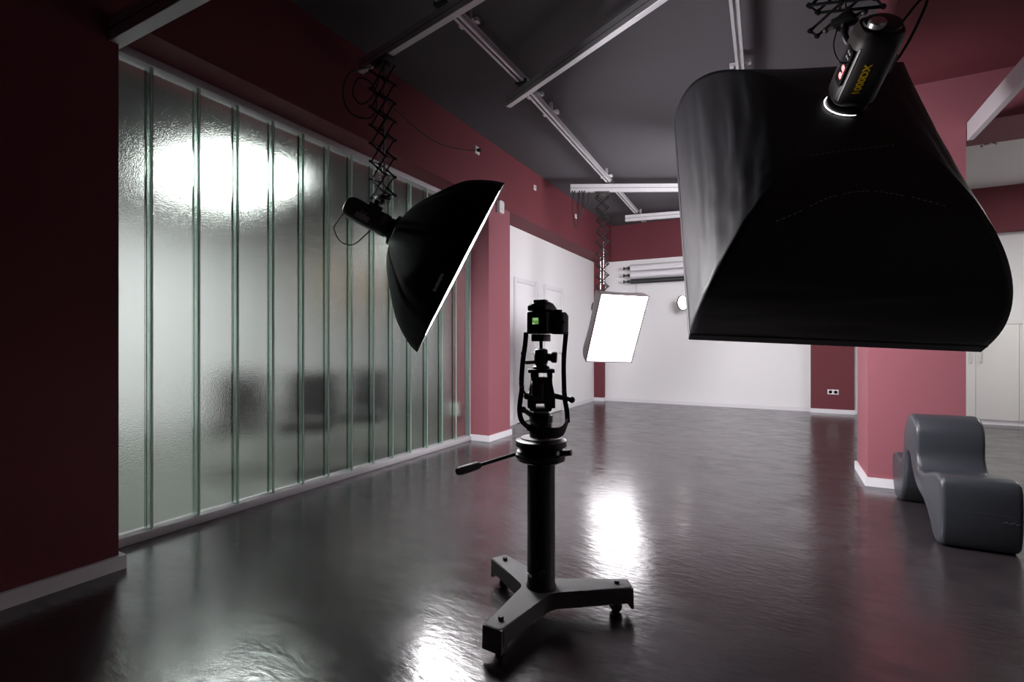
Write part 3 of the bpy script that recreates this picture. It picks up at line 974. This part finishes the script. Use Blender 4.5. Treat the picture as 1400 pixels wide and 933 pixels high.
# ---------------------------------------------------------------- geared tripod head
hd = thing('tripod_head', 'black geared tripod head between column stand and camera', 'tripod head', (SX, SY, 0.757), rz=math.radians(27))
MB().lathe([(0.050, 0.0), (0.050, 0.028), (0.046, 0.032), (0.046, 0.062), (0.050, 0.066), (0.050, 0.092), (0.040, 0.096), (0.036, 0.104)], seg=36).build('pan_base', M_BLACKM, hd)
MB().lathe([(0.033, 0.102), (0.034, 0.108), (0.034, 0.113), (0.032, 0.116)], seg=36).build('degree_ring', M_GPLASTIC, hd)
# yoke and tilt block with two open slots
MB().prism([(-0.046, 0.114), (0.040, 0.114), (0.046, 0.128), (-0.052, 0.128)], -0.040, 0.040, axis=1, bevel=0.003).build('lower_yoke', M_BLACKP, hd)
for xc, xw in ((-0.040, 0.036), (0.036, 0.044)):
    MB().box((xc, 0, 0.138), (xw, 0.080, 0.022), bevel=0.003).build('yoke_cheek', M_BLACKP, hd)
MB().prism([(-0.058, 0.146), (0.058, 0.146), (0.058, 0.186), (0.046, 0.205), (0.046, 0.256), (-0.044, 0.256), (-0.046, 0.20), (-0.060, 0.182)], -0.042, 0.042, axis=1, bevel=0.005).build('tilt_block', M_BLACKP, hd)
for xc, xw in ((-0.028, 0.034), (0.036, 0.022)):
    MB().box((xc, 0, 0.265), (xw, 0.070, 0.022), bevel=0.003).build('upper_cheek', M_BLACKP, hd)
MB().prism([(-0.064, 0.160), (-0.044, 0.155), (-0.040, 0.235), (-0.050, 0.245), (-0.068, 0.235), (-0.076, 0.18)], -0.042, 0.006, axis=0, bevel=0.005).build('gear_cover', M_BLACKP, hd)
MB().box((0.0, 0, 0.283), (0.112, 0.090, 0.016), bevel=0.004).build('top_platform', M_BLACKM, hd)
for c, e in (((0.045, 0.0, 0.178), (0.130, -0.01, 0.160)), ((-0.045, -0.01, 0.168), (-0.062, -0.075, 0.182)), ((-0.04, -0.02, 0.095), (-0.078, -0.085, 0.128))):
    MB().cyl(c, e, 0.012, 0.009, seg=14).sphere(e, 0.014).build('crank', M_BLACKP, hd)
b = MB().lathe([(0.036, 0.291), (0.036, 0.30), (0.026, 0.306), (0.026, 0.312)], seg=30)
b.lathe([(0.026, 0.312), (0.030, 0.322), (0.032, 0.345), (0.028, 0.372), (0.018, 0.378)], seg=30)
b.build('ball_joint', M_BLACKM, hd)
MB().lathe([(0.016, 0), (0.016, 0.02), (0.021, 0.023), (0.024, 0.028), (0.024, 0.044), (0.019, 0.048)], origin=(0.020, -0.008, 0.342), axis=(0.99, -0.1, -0.04), seg=14).build('ball_knob', M_BLACKP, hd)
MB().tube([(-0.015, -0.01, 0.322), (-0.04, -0.03, 0.320), (-0.066, -0.045, 0.319)], 0.009, 10, rx=0.006).build('lock_lever', M_BLACKP, hd)
MB().cyl((0, 0, 0.375), (0, 0, 0.4085), 0.0075).build('ball_stem', M_BLACKM, hd)

# ---------------------------------------------------------------- medium format camera (looks along +y)
cm = thing('camera', 'black medium format camera with green screen and hanging neck strap', 'camera', (SX + 0.013, SY, 1.1655))
MB().box((-0.013, 0.0, 0.015), (0.058, 0.075, 0.030), bevel=0.003).build('quick_release_plate', M_BLACKM, cm)
MB().box((0, 0.018, 0.079), (0.088, 0.082, 0.092), bevel=0.008).build('body', M_BLACKP, cm)
MB().box((0, -0.048, 0.077), (0.092, 0.052, 0.093), bevel=0.007).build('digital_back', M_BLACKP, cm)
MB().box((-0.002, -0.0745, 0.077), (0.078, 0.003, 0.078), bevel=0.001).build('back_bezel', M_BLACKM, cm)
MB().box((-0.006, -0.0765, 0.084), (0.042, 0.002, 0.038)).build('screen_glass', M_SCREEND, cm, 0)
MB().box((-0.003, -0.0780, 0.084), (0.028, 0.001, 0.027)).build('screen', E_SCREEN, cm, 0)
for sc_, sd_ in (((-0.011, -0.0788, 0.073), (0.010, 0.0005, 0.004)), ((-0.002, -0.0788, 0.088), (0.020, 0.0005, 0.0014)), ((-0.002, -0.0788, 0.093), (0.020, 0.0005, 0.0014))):
    MB().box(sc_, sd_).build('screen_mark', E_SCREENW, cm, 0)
# grip with control dial
MB().prism([(-0.022, 0.030), (0.052, 0.030), (0.055, 0.112), (0.030, 0.124), (-0.022, 0.118)], 0.040, 0.094, axis=0, bevel=0.011).build('hand_grip', M_BLACKP, cm)
MB().cyl((0.062, 0.008, 0.120), (0.062, 0.008, 0.133), 0.017, seg=20).build('mode_dial', M_BLACKM, cm)
MB().tube([(0.060, -0.024, 0.112), (0.074, -0.030, 0.092), (0.096, -0.010, 0.078)], 0.005, 8).build('grip_strap', M_STRAP, cm)
# viewfinder prism, overhanging to the rear
MB().prism([(-0.076, 0.127), (0.03, 0.122), (0.060, 0.126), (0.040, 0.146), (0.008, 0.162), (-0.030, 0.166), (-0.062, 0.158), (-0.078, 0.148)], -0.043, 0.043, axis=0, bevel=0.009).build('viewfinder_prism', M_BLACKP, cm)
MB().box((0.0, -0.032, 0.168), (0.052, 0.040, 0.013), bevel=0.004).build('hot_shoe', M_BLACKM, cm)
MB().lathe([(0.017, 0), (0.019, 0.003), (0.016, 0.010)], origin=(-0.008, -0.075, 0.140), axis=(0, -1, 0), seg=20).build('eyepiece', M_BLACKM, cm)
MB().lathe([(0.040, 0.0), (0.042, 0.01), (0.042, 0.045), (0.039, 0.050), (0.039, 0.070), (0.034, 0.074)], origin=(0.016, 0.056, 0.078), axis=(0, 1, 0), seg=36).build('lens', M_BLACKM, cm)
for p in ((-0.046, -0.066, 0.034), (0.092, 0.03, 0.040)):
    MB().torus(p, 0.008, 0.002, axis=(1, 0, 0), seg=14).build('strap_lug', M_SILVER, cm)


def cl(pts):
    return [tuple(Vector(p) - cm.location) for p in pts]


nk = bpy.data.objects.new('neck_strap', None)
C.objects.link(nk)
nk.parent = cm
sd = (0.78, 0.42, 0)
MB().ribbon(cl([(-0.932, 1.872, 1.202), (-0.932, 1.862, 1.15), (-0.936, 1.849, 1.081), (-0.936, 1.837, 1.006), (-0.934, 1.836, 0.97), (-0.935, 1.827, 0.932), (-0.930, 1.808, 0.884), (-0.912, 1.794, 0.846), (-0.871, 1.779, 0.822)]), 0.020, 0.0035, sd).build('strap_webbing', M_STRAP, nk)
MB().ribbon(cl([(-0.880, 1.781, 0.826), (-0.826, 1.792, 0.812), (-0.787, 1.824, 0.803), (-0.772, 1.878, 0.806), (-0.776, 1.943, 0.835)]), lambda u: 0.024 + 0.018 * math.sin(PI * u), 0.006, (0.05, 0.15, 1)).build('strap_pad', M_STRAP, nk)
MB().ribbon(cl([(-0.776, 1.943, 0.83), (-0.794, 1.979, 0.873), (-0.813, 2.003, 0.922), (-0.824, 2.02, 0.999), (-0.824, 2.02, 1.093), (-0.800, 1.985, 1.204)]), 0.020, 0.0035, sd).build('strap_webbing', M_STRAP, nk)
MB().ribbon(cl([(-0.934, 1.836, 0.975), (-0.916, 1.845, 0.943), (-0.896, 1.857, 0.94)]), 0.009, 0.003, (0, 0, 1)).build('strap_tail', M_STRAP, nk)
b = MB()
for p in ((-0.938, 1.856, 1.115), (-0.935, 1.836, 0.99), (-0.825, 2.02, 1.11), (-0.82, 2.01, 0.95)):
    b.box(cl([p])[0], (0.018, 0.010, 0.016), bevel=0.003)
b.build('strap_slider', M_BLACKP, nk)
b = MB()
for p in ((-0.936, 1.829, 1.000), (-0.936, 1.829, 0.978)):
    b.box(cl([p])[0], (0.012, 0.004, 0.004))
b.build('buckle', M_SILVER, nk, 0)

# ---------------------------------------------------------------- wave shaped lounge chair
outline = [(1.135, 0.322), (1.162, 0.29), (1.168, 0.22), (1.145, 0.12), (1.10, 0.035), (1.04, 0.0), (0.95, 0.0), (0.895, 0.04), (0.825, 0.13), (0.772, 0.25), (0.742, 0.36), (0.702, 0.408),
           (0.645, 0.395), (0.572, 0.295), (0.46, 0.212), (0.30, 0.165), (0.19, 0.09), (0.12, 0.02), (0.06, 0.0), (0.0, 0.012), (-0.028, 0.06), (-0.043, 0.155), (-0.044, 0.29), (-0.030, 0.375), (0.015, 0.405),
           (0.09, 0.402), (0.18, 0.385), (0.30, 0.352), (0.39, 0.345), (0.44, 0.362), (0.478, 0.43), (0.478, 0.52), (0.488, 0.60), (0.535, 0.66), (0.615, 0.684), (0.70, 0.660), (0.765, 0.60), (0.805, 0.53), (0.832, 0.42),
           (0.86, 0.345), (0.91, 0.318), (0.98, 0.322), (1.06, 0.338)]
CX0, CX1, CY = 0.80, 1.155, 3.70
sm = catmull([(u, v, 0) for u, v in outline], 4, closed=True)
lc = thing('lounge_chair', 'dark grey moulded wave-shaped lounge chair by the right pillar', 'chair', ((CX0 + CX1) / 2, CY, 0), rz=math.radians(1.6))
hwid = (CX1 - CX0) / 2
b = MB()
nrm = []
for k in range(len(sm)):
    tg = (sm[(k + 1) % len(sm)] - sm[k - 1]).normalized()
    nrm.append(Vector((tg.y, -tg.x, 0)))
area = sum(sm[k - 1].x * sm[k].y - sm[k].x * sm[k - 1].y for k in range(len(sm)))
sg = 1 if area > 0 else -1
loops = []
RB_ = 0.026
for e, side in [(k, -1) for k in range(7)] + [(6 - k, 1) for k in range(7)]:
    a = PI / 2 * e / 6
    ins, xx = RB_ * (1 - math.sin(a)), side * (hwid - RB_ * (1 - math.cos(a)) )
    loops.append([b.bm.verts.new((xx, p.x - sg * n_.x * ins, max(0.0, p.y - sg * n_.y * ins))) for p, n_ in zip(sm, nrm)])
for A, B in zip(loops, loops[1:]):
    for k in range(len(sm)):
        b.bm.faces.new((A[k], A[(k + 1) % len(sm)], B[(k + 1) % len(sm)], B[k]))
b.bm.faces.new(loops[0])
b.bm.faces.new(loops[-1][::-1])
b.build('seat_shell', M_DUNE, lc, 40)
MB().tube([(-hwid + 0.012, -0.044, 0.225), (0, -0.045, 0.222), (hwid - 0.012, -0.044, 0.220)], 0.0016, 6, 4).build('mould_seam', M_DUNE, lc)
b = MB()
for k in range(7):
    b.box((hwid * 0.52 + k * 0.010, -0.0465, 0.186 + 0.004 * math.sin(k * 2.1)), (0.006, 0.0016, 0.0035 + 0.002 * (k % 2)))
b.build('moulded_mark', mat('moulded_mark', (0.09, 0.11, 0.15), 0.4), lc, 0)

# ---------------------------------------------------------------- cabinets on the back wall of the side room
FY_ = 9.65
for n, (x0, x1, lab) in enumerate(((2.04, 2.98, 'white low cupboard with two doors and bar handles beside the right pillar'), (2.98, 3.92, 'white low cupboard cut off by the right picture edge'))):
    c = thing('cupboard', lab, 'cupboard', ((x0 + x1) / 2, FY_, 0), group='white cupboards along the back wall')
    hw = (x1 - x0) / 2
    MB().span((-hw + 0.001, 0.02, 0.07), (hw - 0.001, 0.33, 1.445)).build('carcass', M_CAB, c, 0)
    MB().span((-hw + 0.001, 0.03, 0.0), (hw - 0.001, 0.31, 0.07)).build('plinth', M_BASE, c, 0)
    MB().span((-hw + 0.001, 0.0, 1.447), (hw - 0.001, 0.345, 1.465), bevel=0.002).build('worktop', M_CAB, c)
    for s in (-1, 1):
        d = MB().span((min(s * hw, s * 0.0) + 0.002, 0.0, 0.072), (max(s * hw, 0) - 0.002, 0.019, 1.443), bevel=0.002).build('door', M_CAB, c)
        MB().box((s * 0.052, -0.028, 0.965), (0.012, 0.010, 0.17), bevel=0.002).box((s * 0.052, -0.012, 0.895), (0.010, 0.03, 0.010)).box((s * 0.052, -0.012, 1.035), (0.010, 0.03, 0.010)).build('handle', M_ALU, d)

# ---------------------------------------------------------------- backdrop rolls on the back wall
RY = 9.92
for z, r, m, lab, core in ((2.675, 0.062, M_ROLLW, 'white backdrop paper roll, topmost of three on the back wall', 0), (2.535, 0.060, M_ROLLW, 'white backdrop paper roll between the upper white and the black one', 1), (2.41, 0.046, M_ROLLB, 'black backdrop paper roll hanging lowest on the back wall', 2)):
    t = thing('backdrop_roll', lab, 'backdrop roll', (-2.66, RY, z), group='backdrop rolls on the back wall')
    MB().cyl((0.04, 0, 0), (2.76, 0, 0), r, seg=32).build('paper', m, t)
    MB().cyl((-0.02, 0, 0), (2.80, 0, 0), 0.018, seg=16).build('core_tube', M_BLACKM, t)
    MB().lathe([(0.020, 0), (0.036, 0.004), (0.036, 0.016), (0.014, 0.032), (0.014, 0.080), (0.034, 0.094), (0.034, 0.110), (0.02, 0.114)], origin=(-0.11, 0, 0), axis=(1, 0, 0), seg=20).build('winding_wheel', M_BLACKP, t)
    if core == 2 or core == 0:
        MB().tube([(0.042, -r - 0.0015, -0.01), (1.4, -r - 0.0015, -0.012), (2.758, -r - 0.0015, -0.01)], 0.0012, 6, 1).build('paper_edge', M_GPLASTIC, t)
    b = MB().box((0.0, 0.085, 0), (0.02, 0.19, 0.03)).cyl((-0.005, 0, 0), (0.012, 0, 0), 0.028, seg=18)
    b.build('wall_bracket', M_BLACKM, t)
tag(MB().tube([(-2.52, 9.90, 2.40), (-2.517, 9.90, 2.0), (-2.515, 9.90, 1.60), (-2.507, 9.90, 1.59), (-2.50, 9.90, 1.60), (-2.50, 9.90, 2.40)], 0.004, 6, 3).build('pull_chain', M_GPLASTIC), 'pale pull chain hanging below the black backdrop roll', 'chain')

# round reflector lamp on the back wall
ld = Vector((-0.62, -0.76, -0.12)).normalized()
lx = Vector((0, 0, 1)).cross(ld).normalized()
lp = thing('reflector_lamp', 'small round lamp glowing white beside the huge softbox', 'lamp', (-1.59, 9.62, 1.925), (lx, ld.cross(lx), ld))
MB().lathe([(0.06, -0.17), (0.09, -0.15), (0.105, -0.10), (0.135, 0.0), (0.142, 0.004), (0.138, 0.008), (0.128, 0.0), (0.10, -0.08)], seg=40, cap=False).build('reflector', mat('maroon_reflector', (0.06, 0.014, 0.02), 0.4), lp)
MB().cyl((0, 0, -0.018), (0, 0, -0.012), 0.127, seg=40).build('lit_front', E_SPOT, lp)
MB().cyl((0, 0, -0.15), (0, 0, -0.36), 0.062, seg=24).build('lamp_housing', M_BLACKP, lp)
Mi = Matrix((lx, ld.cross(lx), ld))
P = [Mi @ (Vector(p) - Vector((-1.59, 9.62, 1.925))) for p in ((-1.40, 9.85, 2.016), (-1.35, 9.90, 2.08), (-1.30, 10.095, 2.08))]
MB().tube(P, 0.014, 10, 4).build('wall_arm', M_BLACKM, lp)

# ---------------------------------------------------------------- small wall fittings
for (x, y, z), lab, sz in (((-3.05, 4.868, 3.366), 'pale outlet with a black plug at the end of the sagging cable', 0.085), ((-3.05, 6.395, 3.362), 'small pale outlet on the red beam, middle one', 0.07), ((-3.05, 8.0, 3.323), 'small pale outlet on the red beam above the far cable loops', 0.07)):
    t = thing('wall_outlet', lab, 'outlet', (x, y, z), group='outlets on the red beam')
    MB().box((0.005, 0, 0), (0.012, sz, sz), bevel=0.003).build('cover_plate', M_WPLASTIC, t)
    MB().cyl((0.0115, 0, 0), (0.0135, 0, 0), sz * 0.26, seg=18).build('socket_well', M_GPLASTIC, t)
    if sz > 0.08:
        MB().cyl((0.012, 0, 0), (0.05, 0, 0), 0.02, seg=14).build('plug', M_CABLE, t)
t = thing('double_socket', 'white double wall socket on the dark red corner pillar', 'socket', (0.779, 10.0, 0.36))
MB().box((0, -0.006, 0), (0.16, 0.012, 0.082), bevel=0.003).build('frame_plate', M_WPLASTIC, t)
for s in (-1, 1):
    MB().lathe([(0.030, 0), (0.030, 0.002), (0.024, 0.002), (0.022, -0.004)], origin=(s * 0.038, -0.012, 0), axis=(0, -1, 0), seg=22).build('socket_insert', M_GPLASTIC, t)
t = thing('motion_detector', 'small white motion detector at the top of the red pillar', 'detector', (-3.06, 5.38, 2.845))
MB().prism([(-0.055, -0.075), (0.055, -0.075), (0.06, 0.06), (0.03, 0.075), (-0.03, 0.075), (-0.06, 0.06)], 0.0, 0.055, axis=0, bevel=0.010).build('housing', M_WPLASTIC, t)
MB().sphere((0.05, 0, -0.03), 0.03, (0.6, 1.2, 0.8)).build('sensor_window', M_WPLASTIC, t)
t = thing('smoke_detector', 'round smoke detector on the white ceiling at the right', 'detector', (2.13, 7.75, 3.5))
MB().lathe([(0.075, 0.0), (0.075, -0.018), (0.05, -0.045)], seg=28).build('housing', M_WPLASTIC, t)
for k in range(6):
    a = 2 * PI * k / 6
    MB().box((0.062 * math.cos(a), 0.062 * math.sin(a), -0.030), (0.014, 0.034, 0.010), Matrix.Rotation(a, 3, 'Z')).build('vent_slot', M_GROOVE, t, 0)

# ---------------------------------------------------------------- seen through the glass
t = thing('ceiling_light', 'blurred bright ceiling light behind the glass wall', 'light', (-5.10, 3.25, 3.0))
MB().box((0, 0, -0.03), (1.28, 0.96, 0.06), bevel=0.004).build('light_frame', M_WPLASTIC, t)
MB().box((0, 0, -0.063), (1.22, 0.90, 0.006)).build('light_diffuser', E_OFFICE, t, 0)


def office_chair(label, x, y, rz):
    t = thing('chair', label, 'chair', (x, y, 0), rz=rz, group='dark chairs behind the glass wall')
    MB().box((0, 0, 0.42), (0.44, 0.42, 0.10), bevel=0.02).build('seat', M_OCHAIR, t)
    MB().box((0, 0.19, 0.64), (0.46, 0.07, 0.50), Matrix.Rotation(-0.10, 3, 'X'), bevel=0.02).build('backrest', M_OCHAIR, t)
    for s in (-1, 1):
        for q in (-1, 1):
            MB().cyl((s * 0.18, q * 0.16, 0.39), (s * 0.20, q * 0.185, 0.0), 0.012, seg=10).build('leg', M_CHROME, t)
    return t


office_chair('blurred dark chair behind the glass, nearest to the bright light', -4.40, 2.88, 0.75)
office_chair('blurred dark chair behind the glass, between the other two', -3.88, 3.22, 0.7)
office_chair('blurred dark chair behind the glass, closest to the red pillar', -3.84, 3.86, 0.55)
t = thing('ceiling_light', 'added ceiling light behind the glass wall, unseen behind the dome softbox', 'light', (-5.8, 7.0, 3.0))  # second panel, added to brighten the far end of the office; not seen
MB().box((0, 0, -0.03), (1.24, 0.66, 0.06), bevel=0.004).build('light_frame', M_WPLASTIC, t)
MB().box((0, 0, -0.063), (1.18, 0.60, 0.006)).build('light_diffuser', E_OFFICE2, t, 0)
t = thing('side_table', 'blurred white table among the dark chairs behind the glass', 'table', (-4.55, 3.72, 0))
MB().box((0, 0, 0.63), (0.7, 0.7, 0.03), bevel=0.004).build('tabletop', M_TABLE, t)
for sx in (-1, 1):
    for sy in (-1, 1):
        MB().cyl((sx * 0.30, sy * 0.3, 0.615), (sx * 0.30, sy * 0.3, 0.0), 0.02, seg=12).build('leg', M_CHROME, t)
t = thing('wall_cabinet', 'blurred pale wooden wall cabinet behind the glass', 'cabinet', (-7.2, 6.9, 1.75))
MB().box((0.17, 0, 0.55), (0.32, 1.5, 1.1), bevel=0.004).build('carcass', M_OAK, t)
for s in (-1, 1):
    MB().box((0.34, s * 0.374, 0.55), (0.02, 0.742, 1.09), bevel=0.003).build('door', M_OAK, t)
t = thing('wall_socket', 'blurred white socket box on the red wall behind the last glass', 'socket', (-3.54, 5.15, 0.36))
MB().box((0, -0.02, 0), (0.13, 0.04, 0.16), bevel=0.005).build('cover', M_WPLASTIC, t)
MB().cyl((0, -0.040, 0), (0, -0.043, 0), 0.03, seg=18).build('socket_well', M_GPLASTIC, t)

# ceiling panel added out of view to brighten the side room on the right
t = thing('ceiling_light', 'added flat ceiling light panel of the side room, out of view', 'light', (4.0, 7.4, 3.5))
MB().box((0, 0, -0.025), (1.24, 1.24, 0.05), bevel=0.004).build('light_frame', M_WPLASTIC, t)
MB().box((0, 0, -0.053), (1.18, 1.18, 0.006)).build('light_diffuser', E_SIDE, t, 0)
